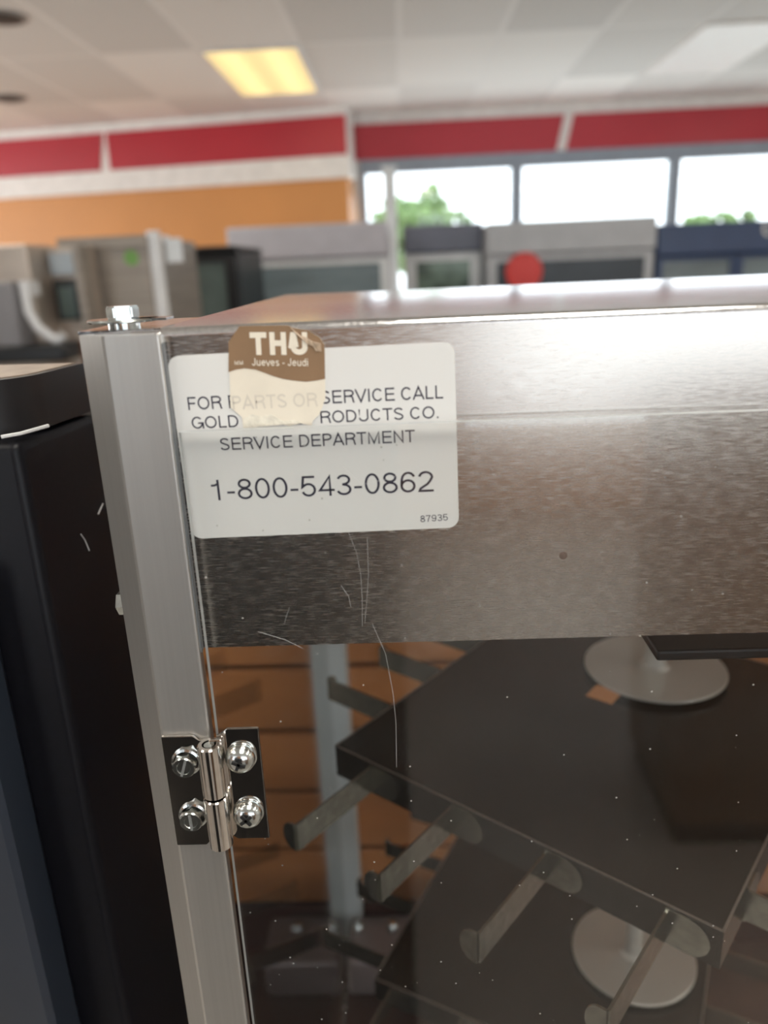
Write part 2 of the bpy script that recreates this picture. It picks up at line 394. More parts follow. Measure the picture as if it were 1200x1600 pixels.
struct('trim_3', lw(lw(B(), -2.03, -.01, 0, .012, 2.55, 2.835, 0, 0), -5.5, -2.12, 0, .012, 2.55, 2.835, 0, .06), RED)
struct('trim_4', lw(B(), -5.5, .01, -.25, .03, 2.38, 2.545), WALLW)

bm = B()
bx(bm, -5.995, -5.93, 2.55, 2.6, 1.1, 2.7); bx(bm, -5.995, -5.93, 5.8, 5.85, 1.1, 2.7); bx(bm, -5.995, -5.93, 2.6, 5.8, 1.1, 1.15); bx(bm, -5.995, -5.93, 2.6, 5.8, 2.65, 2.7)
struct('window_5', bm, FRAME)  # unseen frame added round the left fill light
# outside
OUT = mat('parking_ground', (.35, .36, .33), .8)
struct('floor_outside', box(-40, 40, 7.65, 60, -.12, -.05), OUT)
LEAF = mat('foliage', (.16, .26, .09), .7, var=.5, sc=(3, 3, 3))
TRUNK = mat('bark', (.12, .09, .06), .8)
for i, (x, y, r, z) in enumerate([(.35, 12, .75, 2.2), (2.0, 15, .95, 1.60), (3.9, 15, .9, 1.70), (5.9, 15, 1.0, 1.65), (7.9, 15, .95, 1.60), (9.9, 15, .9, 1.7), (.15, 15.5, .9, 2.3)]):
    desc = ['loose green tree outside the leftmost window pane', 'rounded green tree top low in the second window', 'low green tree behind the grey cooler, outside the second window',
            'green tree whose crown just tops the navy cooler, outside third window', 'far green tree outside the third window near its right side', 'green tree outside right of the third window', 'big green tree just left inside the first window'][i]
    t = thing('tree', desc, 'tree', (x, y, -.05), 'trees outside the windows')
    bm = B()
    rr = random.Random(i)
    for k in range(110):
        th, ph = rr.uniform(0, 2*PI), math.acos(rr.uniform(-1, 1)); q = r*rr.uniform(.35, 1)
        c = Vector((x+q*math.sin(ph)*math.cos(th), y+q*math.sin(ph)*math.sin(th), z+q*math.cos(ph)*.8))
        tt = bmesh.new(); bmesh.ops.create_icosphere(tt, subdivisions=1, radius=r*rr.uniform(.07, .17))
        for v in tt.verts: v.co = v.co*rr.uniform(.75, 1.2)+c
        join(bm, tt)
    obj('foliage', bm, LEAF, t); obj('trunk', cyl(B(), (x, y, -.05), (0, 0, 1), .12, z, 12, .06), TRUNK, t)

# ceiling fittings
def light_fix(x0, x1, y0, y1, lit, label, bulbs=True):
    t = thing('ceiling_light', label, 'ceiling light', ((x0+x1)/2, (y0+y1)/2, 2.89), 'recessed ceiling lights')
    fr = B(); g = .02
    bx(fr, x0, x1, y0, y0+g, 2.885, 2.899); bx(fr, x0, x1, y1-g, y1, 2.885, 2.899); bx(fr, x0, x0+g, y0+g, y1-g, 2.885, 2.899); bx(fr, x1-g, x1, y0+g, y1-g, 2.885, 2.899)
    obj('light_frame', fr, WALLW, t)
    obj('diffuser', box(x0+g, x1-g, y0+g, y1-g, 2.888, 2.899), lit, t)
    return t
def yellow_mat():
    M = mat('yellow_diffuser', (.9, .8, .5), .4); nt = M.node_tree; b = nt.nodes['Principled BSDF']
    tc = nt.nodes.new('ShaderNodeTexCoord'); sp = nt.nodes.new('ShaderNodeSeparateXYZ'); nt.links.new(tc.outputs['Generated'], sp.inputs[0])
    mm = nt.nodes.new('ShaderNodeMath'); mm.operation = 'MULTIPLY_ADD'; mm.inputs[1].default_value = 4*PI; mm.inputs[2].default_value = -PI/2; nt.links.new(sp.outputs[0], mm.inputs[0])
    sn = nt.nodes.new('ShaderNodeMath'); sn.operation = 'SINE'; nt.links.new(mm.outputs[0], sn.inputs[0])
    mr = nt.nodes.new('ShaderNodeMapRange'); mr.inputs[1].default_value = -1; mr.inputs[2].default_value = 1; mr.inputs[3].default_value = .62; mr.inputs[4].default_value = 1.0
    nt.links.new(sn.outputs[0], mr.inputs[0]); nt.links.new(mr.outputs[0], b.inputs['Emission Strength'])
    b.inputs['Emission Color'].default_value = (1, .75, .29, 1); return M
WARM = yellow_mat()
UNLIT = mat('faint_glow_diffuser', (.88, .87, .83), .35, emit=(1, .98, .92), es=.10)  # switched-off panel with a faint glow of its own added
LITW = mat('added_fill_diffuser', (.9, .9, .88), .35, emit=(1, .95, .86), es=11.8)  # glow of the unseen panels added as fill light
light_fix(-1.106, -.539, 4.69, 5.89, WARM, 'glowing yellow rectangular ceiling light, the lit one')
light_fix(1.729, 2.296, 4.69, 5.89, UNLIT, 'pale unlit rectangular ceiling panel light at upper right')
for x, y, lb in ((-1.673, -1.31, 'added lit ceiling panel nearest the left, behind the photographer'), (1.729, -1.31, 'added lit ceiling panel nearest the right, behind the photographer'),  # unseen panels added to light the room and the steel
                 (-2.24, 2.29, 'added lit ceiling panel above and left of the pretzel cabinet'), (3.43, 2.29, 'added lit ceiling panel above and right of the pretzel cabinet'),
                 (-4.508, 2.29, 'added lit ceiling panel above the shop floor far to the left'), (.028, -1.31, 'added lit ceiling panel straight above the photographer'), (4.564, -1.31, 'added lit ceiling panel farthest right, behind the photographer')): light_fix(x, x+.567, y, y+1.2, LITW, lb)
DK = mat('dark_grille', (.05, .05, .05), .6)
for x, y, lb in ((-2.65, 5.61, 'small dark round ceiling speaker beside the red band, lower of two'), (-1.865, 3.95, 'dark round ceiling vent at the upper left corner')):
    t = thing('ceiling_vent', lb, 'vent', (x, y, 2.9))
    obj('grille', lathe(B(), (x, y, 2.9), (0, 0, -1), [(.10, 0), (.10, .01), (.06, .022), (0, .024)], 24), DK, t)
    obj('rim', lathe(B(), (x, y, 2.9), (0, 0, -1), [(.125, 0), (.12, .008), (.10, .009), (.10, 0)], 24), mat('vent_rim', (.3, .3, .29), .5), t)

# ------------------------------------------------------------------ machines in the shop
LG = mat('lilac_grey_enamel', (.54, .52, .56), .4); WE = mat('white_enamel', (.78, .80, .80), .35)
LGR = mat('light_grey_enamel', (.52, .53, .55), .4); NAVY = mat('navy_enamel', (.045, .075, .16), .35); SLT = mat('slate_enamel', (.16, .17, .22), .4)
DG = mat('dark_glass', (.03, .04, .05), .35, var=.3, sc=(4, 4, 4)); GG = mat('greenish_glass', (.13, .17, .16), .12, var=.35, sc=(5, 5, 3)); GL = mat('green_reflection_glass', (.15, .21, .16), .15, var=.7, sc=(9, 9, 9))  # green reflection in the slate-topped cooler's pane is put into its colour
GY = mat('hazy_glass', (.20, .25, .27), .2, var=.2, sc=(3, 3, 9))
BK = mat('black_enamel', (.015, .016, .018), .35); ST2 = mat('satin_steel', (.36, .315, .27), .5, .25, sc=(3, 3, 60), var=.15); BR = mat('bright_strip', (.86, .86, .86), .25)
REDM = mat('red_plastic', (.75, .05, .04), .4); GRN = mat('green_sticker', (.20, .42, .10), .5)

def cooler(name, label, x0, x1, y, dep, top, head, body_m, head_m, glass_m, doors, frame=.04, frame_m=None, cat='cooler'):
    t = thing(name, label, cat, ((x0+x1)/2, y+dep/2, 0))
    frame_m = frame_m or body_m
    bm = B(); bx(bm, x0, x1, y+.03, y+dep, .08, head, .008); obj('body', bm, body_m, t)
    obj('header', box(x0-.005, x1+.005, y-.01, y+dep, head+.001, top, .012), head_m, t)
    obj('kick_plate', box(x0+.02, x1-.02, y+.05, y+dep-.02, 0, .08), BK, t)
    wd = (x1-x0)/doors
    for i in range(doors):
        a, c = x0+i*wd+.004, x0+(i+1)*wd-.004
        bm = B(); bx(bm, a, a+frame, y, y+.029, .15, head-.01); bx(bm, c-frame, c, y, y+.029, .15, head-.01)
        bx(bm, a+frame, c-frame, y, y+.029, .15, .15+frame); bx(bm, a+frame, c-frame, y, y+.029, head-.01-frame*.6, head-.01)
        d = obj('door_frame', bm, frame_m, t)
        obj('door_pane', box(a+frame, c-frame, y+.01, y+.02, .15+frame, head-.01-frame*.6), glass_m, d)
        obj('door_handle', box(c-frame*.8, c-frame*.4, y-.03, y-.001, .9, 1.25, .004), BR, d)
    return t
cooler('merchandiser', 'lilac grey display cooler with tall header and hazy glass below the orange wall', -.85, -.065, 3.79, .75, 1.905, 1.745, LG, LG, GY, 1, .035, WE, 'display cooler')
cooler('glass_door_cooler', 'slate-topped cooler with white door frame, right of the white post', .02, .455, 4.39, .6, 1.905, 1.755, WE, SLT, GL, 1, .06, WE)
t = cooler('grey_display_case', 'light grey display case with dark glass and a red round sign', .469, 1.365, 4.19, .7, 1.89, 1.725, LGR, LGR, DG, 1, .045, LGR, 'display case')
obj('red_round_sign', lathe(B(), (.665, 4.19, 1.635), (0, -1, 0), [(.10, 0), (.10, .012), (.09, .018), (0, .02)], 32), REDM, t)
t = cooler('navy_cooler', 'navy blue two-door cooler at the right edge below the windows', 1.381, 2.243, 4.19, .7, 1.8446, 1.682, NAVY, NAVY, GY, 2, .03, NAVY)
bm = B()
for i in range(14):
    a0, a1 = math.radians(60+i*17), math.radians(60+(i+1)*17)
    for f in (0,): prism(bm, [(1.953+.018*math.cos(a0), 1.805+.03*math.sin(a0)), (1.953+.03*math.cos(a0), 1.805+.042*math.sin(a0)), (1.953+.03*math.cos(a1), 1.805+.042*math.sin(a1)), (1.953+.018*math.cos(a1), 1.805+.03*math.sin(a1))], 'y', 4.174, 4.1795)
obj('white_emblem', bm, BR, t)
t = thing('upright_post', 'bright white upright post in front of the windows, left of the slate-topped cooler', 'post', (-.06, 5.3, 0))
obj('post', box(-.10, -.02, 5.28, 5.34, .02, 2.30, .006), WE, t); obj('foot_plate', box(-.16, .04, 5.22, 5.40, 0, .02), WE, t)
obj('cap', box(-.11, -.01, 5.27, 5.35, 2.30, 2.32), WE, t)
t = cooler('black_cooler', 'black upright cooler with green-grey glass, behind the steel cabinet', -.955, -.655, 2.99, .6, 1.80, 1.775, BK, BK, GG, 1, .045, BK)
# steel cabinet with bright edge
t = thing('steel_cabinet', 'satin steel cabinet with a bright rounded edge and green oval sticker', 'cabinet', (-.88, 2.5, 0))
obj('body', box(-1.015, -.752, 2.19, 2.75, .02, 1.81, .006), ST2, t)
bm = B(); c = []
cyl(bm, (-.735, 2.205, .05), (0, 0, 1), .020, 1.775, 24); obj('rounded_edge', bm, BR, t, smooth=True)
obj('top_rim', box(-1.02, -.75, 2.18, 2.2, 1.78, 1.815, .004), ST2, t)
obj('green_sticker', lathe(B(), (-.805, 2.189, 1.752), (0, -1, 0), [(.022, 0), (.022, .001), (0, .0012)], 24), GRN, t)
obj('foot', box(-1.0, -.77, 2.22, 2.7, 0, .02), BK, t)
t = thing('white_tag', 'small white tag hanging beside the bright edge of the steel cabinet', 'tag', (-.685, 2.235, 1.77))
obj('card', box(-.712, -.662, 2.232, 2.238, 1.735, 1.805, .0015), WE, t)
obj('clip', box(-.716, -.700, 2.222, 2.242, 1.796, 1.812), BR, t)
# steel dispenser at far left
t = thing('drink_dispenser', 'pale steel dispenser with a screen and dark bay at the left edge', 'dispenser', (-1.25, 2.3, 0))
bm = B(); bx(bm, -1.7, -1.025, 1.99, 2.17, .9, 1.795, .008); bx(bm, -1.03, -.905, 2.12, 2.17, .9, 1.79); obj('housing', bm, mat('warm_steel', (.55, .47, .40), .4, .5, var=.1), t)
obj('screen', box(-1.018, -.925, 2.10, 2.12, 1.712, 1.772, .003), mat('pale_screen', (.50, .56, .60), .3), t)
obj('dispensing_bay', box(-1.010, -.928, 2.085, 2.12, 1.585, 1.70, .003), BK, t)
obj('dispensing_bay_window', box(-.995, -.950, 2.08, 2.085, 1.59, 1.68), GG, t)
obj('side_fin', box(-.925, -.905, 2.05, 2.12, 1.5, 1.79), ST2, t)
bm = tube(B(), [(-1.02, 1.93, 1.70), (-1.02, 1.93, 1.62), (-1.0, 1.93, 1.575), (-.97, 1.93, 1.55), (-.95, 1.93, 1.54), (-.935, 1.93, 1.555)], .014, 12); obj('spout_arm', bm, BR, t, smooth=True)
obj('arm_mount', box(-1.035, -1.005, 1.93, 1.99, 1.66, 1.70), BR, t)
obj('nozzle_block', box(-1.11, -1.04, 1.90, 1.99, 1.5, 1.70, .01), mat('grey_plastic', (.28, .27, .28), .4), t)
obj('drip_shelf', box(-1.7, -.905, 1.85, 1.99, 1.49, 1.535, .01), BK, t)
obj('stand', box(-1.7, -.905, 1.9, 2.17, 0, .9), BK, t)
# low display stand panel behind the pretzel cabinet
t = thing('slatwall_panel', 'low orange-brown slatwall panel with dark grooves behind the pretzel cabinet', 'slatwall', (.4, .51, 0))
obj('backing', box(-.30, 1.3, .506, .53, .05, 1.645), GROOVE, t)
z = 1.004-.0768*12
k = 0
while z < 1.60:
    if z > .03: pass
    z1 = min(z+.0768-.007, 1.645)
    if z > .98: obj('slat', box(-.30, 1.3, .495, .5055, z, z1, .0015), WOOD, t)
    z += .0768
obj('lower_shade_panel', box(-.30, 1.3, .4955, .5055, .06, .998), mat('maroon_shade_low', (.05, .02, .018), .4), t)  # dark board added in place of the shaded lower slats
obj('foot_rail', box(-.30, 1.3, .495, .62, 0, .05), BK, t)

# ------------------------------------------------------------------ unseen things added behind the photographer to shape the steel's reflections
cooler('added_tall_cooler', 'added tall black cooler behind the photographer on the left', -1.25, -.55, -2.6, .6, 1.95, 1.8, BK, BK, DG, 1)
cooler('added_low_cooler', 'added waist-high black cooler, stands in for the dark reflection of the photographer', -.50, -.02, -1.45, .42, 1.47, 1.40, BK, BK, DG, 1)  # added where the photographer's dark silhouette would reflect in the header
cooler('added_tall_cooler', 'added tall black cooler far left behind the photographer', -2.9, -2.1, -1.2, .6, 1.95, 1.8, BK, BK, DG, 1)
cooler('added_tall_cooler', 'added tall black cooler against the left wall beside the photographer', -3.9, -3.1, -.4, .6, 1.95, 1.8, BK, BK, DG, 1)
cooler('added_brown_rack', 'added brown wooden rack to the right behind the photographer', .75, 1.5, -2.2, .5, 1.35, 1.2, mat('brown_rack_wood', (.16, .09, .05), .5), mat('brown_rack_top', (.2, .12, .07), .5), DG, 2)

# ================================================================== counter
COUNTER = mat('counter_steel', (.45, .45, .45), .3, .9)
t = thing('work_table', 'steel work table carrying the pretzel cabinet', 'table', (.15, .23, 0))
obj('table_top', box(-.105, .9, -.05, .47, .88, .9195, .004), COUNTER, t)
for x in (-.09, .84):
    for y in (-.03, .43): obj('leg', box(x, x+.035, y, y+.035, 0, .88), COUNTER, t)

# ================================================================== neighbouring black cabinet
t = thing('black_cabinet', 'black cabinet with rounded lid standing left of the aluminium post', 'cabinet', (-.136, .05, 0))
def rot(bm, ang=math.radians(-7), c=(-.136, .05, 0)):
    bmesh.ops.rotate(bm, verts=bm.verts, cent=c, matrix=Matrix.Rotation(ang, 3, 'Z')); return bm
def rcorner(x0, x1, y0, y1, r, n=8):
    """plan outline with a rounded front right corner"""
    P = [(x0, y1), (x0, y0)]
    for i in range(n+1):
        q = math.radians(-90+90*i/n); P.append((x1-r+r*math.cos(q), y0+r+r*math.sin(q)))
    P.append((x1, y1)); return P
bm = B(); bx(bm, -.70, -.136, .05, .150, .02, 1.6465, .004, 4); obj('body', rot(bm), BLK, t, smooth=True)
bm = prism(B(), rcorner(-.70, -.137, .051, .104, .022), 'z', 1.6475, 1.6672); obj('lid', rot(bm), BLKLID, t, smooth=True)
bm = prism(B(), rcorner(-.695, -.140, .055, .102, .020), 'z', 1.6672, 1.6676); obj('dusty_top', rot(bm), DUST, t, label='beige dust lying on the black lid')
bm = prism(B(), [(-.700, 0.030), (-.700, .0495), (-.1595, .0495), (-.1575, .046), (-.1575, .032), (-.1600, .030)], 'z', .1, 1.60); obj('door', rot(bm), SLATE, t, smooth=False, label='slate blue grey door panel')
obj('base', rot(box(-.69, -.145, .06, .145, 0, .02)), BLKLID, t)
bm = tube(B(), [(-.1415, .0495, 1.6485), (-.137, .054, 1.6487), (-.1335, .066, 1.6490)], .0007, 6)
obj('paint_chip', rot(bm), SCRATCH, t, label='pale chipped paint at the lid corner')
bm = B(); tube(bm, [(-.1335, .075, 1.6035), (-.134, .078, 1.6), (-.1335, .079, 1.595)], .0002, 5); tube(bm, [(-.1335, .09, 1.607), (-.1335, .095, 1.610)], .0002, 5)
obj('scratch_marks', rot(bm), SCRATCH, t)

# ================================================================== the pretzel cabinet
cab = thing('pretzel_display_cabinet', 'steel and clear acrylic display cabinet with phone number label', 'display cabinet', (.15, .22, .92))
ZT, ZB = 1.6865, 1.5908
XL, XR, YB = -.0825, .392, .46
# header: brushed steel front with its folded bottom edge
bm = B()
prism(bm, [(0, ZB), (0, ZT-.0022), (.0012, ZT-.0022), (.0012, ZB+.0012), (.012, ZB+.0012), (.012, ZB)], 'x', -.0800, XR)
obj('header_panel', bm, STEEL, cab, label='brushed stainless steel header')
pf = [(.0002, ZT-.0021)]
for i in range(7):
    q = math.radians(180-90*i/6); pf.append((.0022+.0022*math.cos(q)-.0002, ZT-.0022+.0022*math.sin(q)))
pf += [(.240, ZT), (.240, ZT-.010), (.239, ZT-.010), (.239, ZT-.0012), (.0022, ZT-.0012), (.0012, ZT-.0021)]
bm = prism(B(), pf, 'x', -.0655, XR); obj('lid', bm, LID, cab, smooth=True, label='dusty satin steel lid')
obj('top_corner', box(-.0890, -.0655, .0031, .05, ZT-.0012, ZT-.0003), LID, cab)
obj('roof', box(XL, XR, .241, YB, ZT-.035, ZT-.032), LID, cab)
# corner posts (chamfered aluminium extrusions)
def post(xs, y0, z0, z1, flip=False, nm='corner_post'):
    P = [(-.0654, -.0040), (-.0793, -.0040), (-.0802, -.0036), (-.0892, .0040), (-.0895, .0048), (-.0895, .032), (-.0845, .032), (-.0845, .0060), (-.0670, .0008)]
    P = P[:-2]+[(-.0845, .0010), (-.0650, .0010), (-.0650, -.0034)]
    if flip: P = [(xs-(p[0]), p[1]) for p in P]
    bm = prism(B(), P, 'z', z0, z1)
    bmesh.ops.bevel(bm, geom=[e for e in bm.edges if abs(e.verts[0].co.z-e.verts[1].co.z) < 1e-5 and e.verts[0].co.z > z1-1e-4], offset=.0003, segments=2, affect='EDGES')
    return obj(nm, bm, ALU, cab)
p1 = post(0, 0, .92, ZT-.0012); post(XR+XL+.003, 0, .92, ZT-.0012, True)
obj('corner_post', box(-.1000, -.0650, .440, .4655, .985, 1.655, .002), mat('pale_alu', (.58, .63, .64), .35, .3), cab, label='pale rear corner post')
obj('corner_post', box(XR-.002, XR+.016, .440, .4655, .985, 1.655, .002), ALU, cab)
# bright bead along the post's inner edge
bm = cyl(B(), (-.0652, -.0033, .985), (0, 0, 1), .0007, ZT-.0016-.985, 12); obj('post_bead', bm, ALU, p1, smooth=True)
obj('gasket', box(-.0649, -.0642, -.0030, -.00055, ZB, ZT-.004), GASKET, cab)
# panels
obj('side_panel', box(XL-.001, XL+.001, .0325, .4398, .985, 1.650), GLASS2, cab)
obj('side_panel', box(XR-.001, XR+.001, .0325, .4398, .985, 1.650), GLASS2, cab)
obj('rear_panel', box(-.0645, XR-.003, .4520, .4545, .985, 1.650), GLASS2, cab)
# base and deck
bm = B(); bx(bm, -.088, XR+.006, .003, YB, .92, .984, .003); obj('base', bm, STEEL, cab)
obj('deck', box(-.0805, XR-.003, .003, .451, .9845, .988), DECK, cab, label='glossy dark brown deck')
bm = B(); bx(bm, -.078, .0, .385, .445, .9885, 1.035, .006, 4); hb = obj('heater_housing', bm, LILAC, cab, smooth=True, label='lilac grey housing with rounded corners')
for x in (-.068, -.032): obj('screw', lathe(B(), (x, .425, 1.0345), (0, 0, 1), [(.006, 0), (.006, .006), (.004, .009), (0, .0095)], 20), ZINC, hb, smooth=True)
obj('light_bar', box(.084, XR-.004, .030, .050, 1.5650, 1.5690, .001), BLKLID, cab, label='black bar under the header'); bm.free()
obj('rear_shade_panel', box(-.064, XR-.003, .446, .4515, .9885, 1.045), mat('maroon_shade_rear', (.045, .018, .016), .3), cab)  # dark sheet added to stand in for shade low at the back
# door: clear acrylic with polished edges
DL, DT = -.0622, 1.6590
bm = B(); bx(bm, DL, XR, -.0055, -.0030, .99, DT, 0)
bm.faces.ensure_lookup_table(); bm.normal_update()
for f in bm.faces:
    if abs(f.normal.y) < .5: f.material_index = 1
door = obj('door', bm, [GLASS, EDGE], cab, label='clear scratched acrylic door')
for nm, pts in (('scratch', [(-.0175, 1.6290), (-.0155, 1.6225), (-.0146, 1.6154), (-.0146, 1.6080), (-.0150, 1.5992)]),
                ('scratch', [(-.0122, 1.6270), (-.0124, 1.6154), (-.0132, 1.6080), (-.0142, 1.6002)]),
                ('scratch', [(-.0120, 1.6000), (-.0085, 1.5900), (-.0068, 1.5765), (-.0063, 1.5664), (-.0067, 1.5503)]),
                ('scratch', [(-.0205, 1.6125), (-.0185, 1.6090), (-.0180, 1.6055)]),
                ('scratch', [(-.0460, 1.5985), (-.0380, 1.5955), (-.0330, 1.5925)]),
                ('scratch', [(-.0360, 1.6060), (-.0372, 1.6030), (-.0380, 1.6005)]),
                ('scratch', [(.0050, 1.6480), (-.0050, 1.6440), (-.0130, 1.6425), (-.0190, 1.6490)])):
    obj(nm, tube(B(), [(p[0], -.00552, p[1]) for p in pts], .000042, 5), SCRATCH, door)
# hinge
SLOTM = mat('bright_slot', (.16, .165, .16), .4)
RECESS = mat('recess_shade', (.006, .006, .006), .6)  # near-black colour stands in for the shade inside the screw cross
hg = obj('hinge', cyl(B(), (-.0636, -.0096, 1.5262), (0, 0, 1), .0016, .0366, 16), ZINC, cab)
def leaf(pts, y0, y1):
    bm = prism(B(), pts, 'y', y0, y1); bmesh.ops.bevel(bm, geom=bm.edges[:], offset=.00018, segments=2, affect='EDGES'); return bm
obj('hinge_leaf', leaf([(-.0797, 1.5218), (-.0700, 1.5218), (-.0685, 1.5236), (-.0650, 1.5236), (-.0650, 1.5612), (-.0680, 1.5612), (-.0697, 1.5630), (-.0797, 1.5630)], -.0053, -.0041), CHROME, hg)
obj('hinge_leaf', leaf([(-.0620, 1.5275), (-.0590, 1.5252), (-.0487, 1.5252), (-.0487, 1.5663), (-.0585, 1.5663), (-.0608, 1.5640), (-.0620, 1.5640)], -.0067, -.00565), CHROME, hg)
def knuckle(z0, z1):
    R, r = .0037, .0022
    return lathe(B(), (-.0636, -.0096, z0), (0, 0, 1), [(r, .001), (r, 0), (R-.0004, 0), (R, .0004), (R, z1-z0-.0004), (R-.0004, z1-z0), (r, z1-z0), (r, z1-z0-.006)], 40)
obj('knuckle', knuckle(1.5448, 1.5630), CHROME, hg, smooth=True); obj('knuckle', knuckle(1.5255, 1.5440), CHROME, hg, smooth=True)
bm = B(); bx(bm, -.0650, -.0622, -.0075, -.0053, 1.5260, 1.5440); bx(bm, -.0640, -.0600, -.0085, -.0067, 1.5452, 1.5636, .0004)
obj('hinge_wrap', bm, CHROME, hg)
def pan(x, z, y, ang):
    s = obj('screw', lathe(B(), (x, y, z), (0, -1, 0), [(.0046, 0), (.0047, .0010), (.0044, .0022), (.0034, .0033), (.0018, .0039), (0, .0040)], 36), ZINC, hg, smooth=True)
    bm = B()
    for a2 in (ang, ang+PI/2):
        t_ = box(-.0022, .0022, -.0004, .0030, -.00048, .00048)
        bmesh.ops.rotate(t_, verts=t_.verts, cent=(0, 0, 0), matrix=Matrix.Rotation(a2, 3, 'Y')); bmesh.ops.translate(t_, verts=t_.verts, vec=(x, y-.00385, z)); join(bm, t_)
    obj('cross_recess_shade', bm, RECESS, hg)
    obj('washer', lathe(B(), (x, y+.0005, z), (0, -1, 0), [(.0049, 0), (.0050, .0002), (.0049, .0006), (.0045, .0007)], 36), ZINC, hg, smooth=True)
pan(-.0549, 1.5563, -.0070, .4); pan(-.0546, 1.5356, -.0070, .9)
def hexs(x, z, y, ang):
    bm = lathe(B(), (x, y, z), (0, -1, 0), [(.0047, 0), (.0047, .0006), (.0040, .0009)], 36)
    hx = [(x+.0038*math.cos(ang+i*PI/3), z+.0038*math.sin(ang+i*PI/3)) for i in range(6)]
    prism(bm, hx, 'y', y-.0034, y-.0004)
    obj('screw', bm, ZINC, hg)
    bm = lathe(B(), (x, y-.0034, z), (0, -1, 0), [(.0036, 0), (.0033, .0004), (.0022, .0004), (.0020, .0001), (0, .0001)], 32)
    obj('screw_head_dish', bm, ZINC, hg, smooth=True)
    t_ = box(-.0029, .0029, -.0005, .0001, -.0004, .0004)
    bmesh.ops.rotate(t_, verts=t_.verts, cent=(0, 0, 0), matrix=Matrix.Rotation(-ang-1.1, 3, 'Y')); bmesh.ops.translate(t_, verts=t_.verts, vec=(x, y-.0034, z))
    obj('screw_slot', t_, SLOTM, hg)
hexs(-.0727, 1.5540, -.0053, .15); hexs(-.0729, 1.5337, -.0053, .5)
# bolt with washer on the lid corner
bx_, by_ = -.0805, .0160
bt = obj('bolt_spacer', cyl(B(), (bx_, by_, ZT-.0003), (0, 0, 1), .0045, .0014, 24), ZINC, cab, smooth=True)
bm = lathe(B(), (bx_, by_, ZT+.0011), (0, 0, 1), [(.003, 0), (.0098, 0), (.0102, .0004), (.0098, .0009), (.003, .0009)], 40)
bx(bm, bx_+.004, bx_+.0135, by_-.004, by_+.004, ZT+.0013, ZT+.0020)
obj('washer', bm, ZINC, bt, smooth=True)
bm = prism(B(), [(bx_+.0048*math.cos(.35+i*PI/3), by_+.0048*math.sin(.35+i*PI/3)) for i in range(6)], 'z', ZT+.0020, ZT+.0056)
bmesh.ops.bevel(bm, geom=bm.edges[:], offset=.0005, segments=2, affect='EDGES'); obj('hex_head', bm, ZINC, bt)
sb = obj('side_bolt', prism(B(), [(.0130+.0040*math.cos(i*PI/3), 1.6010+.0040*math.sin(i*PI/3)) for i in range(6)], 'x', -.0935, -.0896), ZINC, cab)

# service label
lab = prism(B(), [], 'y', 0, 0) if False else B()
P = rrect(-.0640, .0138, 1.6268, 1.6794, .0032, 8)
cx, cz = -.0251, 1.6531; a_ = math.radians(.62)
P = [(cx+(x-cx)*math.cos(a_)-(z-cz)*math.sin(a_), cz+(x-cx)*math.sin(a_)+(z-cz)*math.cos(a_)) for x, z in P]
lab = obj('service_label', prism(B(), P, 'y', -.0004, -.00005), PAPER, cab, label='white label with service phone number')
YT = -.00043
text('lettering', 'FOR PARTS OR SERVICE CALL', (-.0602, 1.6641), (.0101, 1.6647), .0036, YT, INK, lab)
text('lettering', 'GOLD MEDAL PRODUCTS CO.', (-.0596, 1.6588), (.0090, 1.6593), .0034, YT, INK, lab)
text('lettering', 'SERVICE DEPARTMENT', (-.0524, 1.6524), (.0020, 1.6528), .0035, YT, INK, lab)
text('phone_number', '1-800-543-0862', (-.0568, 1.6378), (.0069, 1.6383), .0061, YT, INK, lab, t=.105)
text('lettering', '87935', (.0031, 1.6292), (.0109, 1.6295), .0020, YT, INK, lab)
# day sticker over the label
SP = [(-47.03, 1682.11), (-43.68, 1686.18), (-30.79, 1685.83), (-29.13, 1685.1), (-25.41, 1684.28), (-22.45, 1682.32), (-21.3, 1680.4), (-22.0, 1665.95), (-23.83, 1661.75), (-25.92, 1659.86), (-26.36, 1658.61), (-29.36, 1659.3), (-31.0, 1659.0), (-32.64, 1658.7), (-34.74, 1659.3), (-36.5, 1658.9), (-38.18, 1659.2), (-41.95, 1658.7), (-45.36, 1658.55), (-45.4, 1661.66), (-48.34, 1664.46)]
SP = [(x/1000, z/1000) for x, z in SP]
WV = [(-47.87, 1674.1), (-45.7, 1674.71), (-43.39, 1674.96), (-40.45, 1674.51), (-38.2, 1673.6), (-35.9, 1672.6), (-33.2, 1671.7), (-30.56, 1671.18), (-26.91, 1670.69), (-24.09, 1670.93), (-21.72, 1671.29)]
WV = [(x/1000, z/1000) for x, z in WV]
stk = obj('day_sticker', prism(B(), SP, 'y', -.0007, -.00046), CREAM, cab, label='worn brown and cream weekday sticker reading THU')
obj('brown_print', prism(B(), WV+[SP[6], SP[5], SP[4], SP[3], SP[2], SP[1], SP[0]], 'y', -.00076, -.0007), BROWN, stk)
text('day_name', 'THU', (-.0411, 1.67845), (-.0258, 1.6779), .0060, -.00080, CREAM, stk, t=.25)
text('lettering', 'Jueves - Jeudi', (-.0412, 1.6756), (-.0261, 1.6749), .0020, -.00080, CREAM, stk, t=.14)
text('lettering', 'MM', (-.0460, 1.67605), (-.0436, 1.6760), .0011, -.00080, CREAM, stk, t=.18)
text('faint_lettering', 'PARTS OR', (-.0478, 1.6638), (-.0243, 1.6639), .0038, -.00073, GHOST, stk, t=.15)
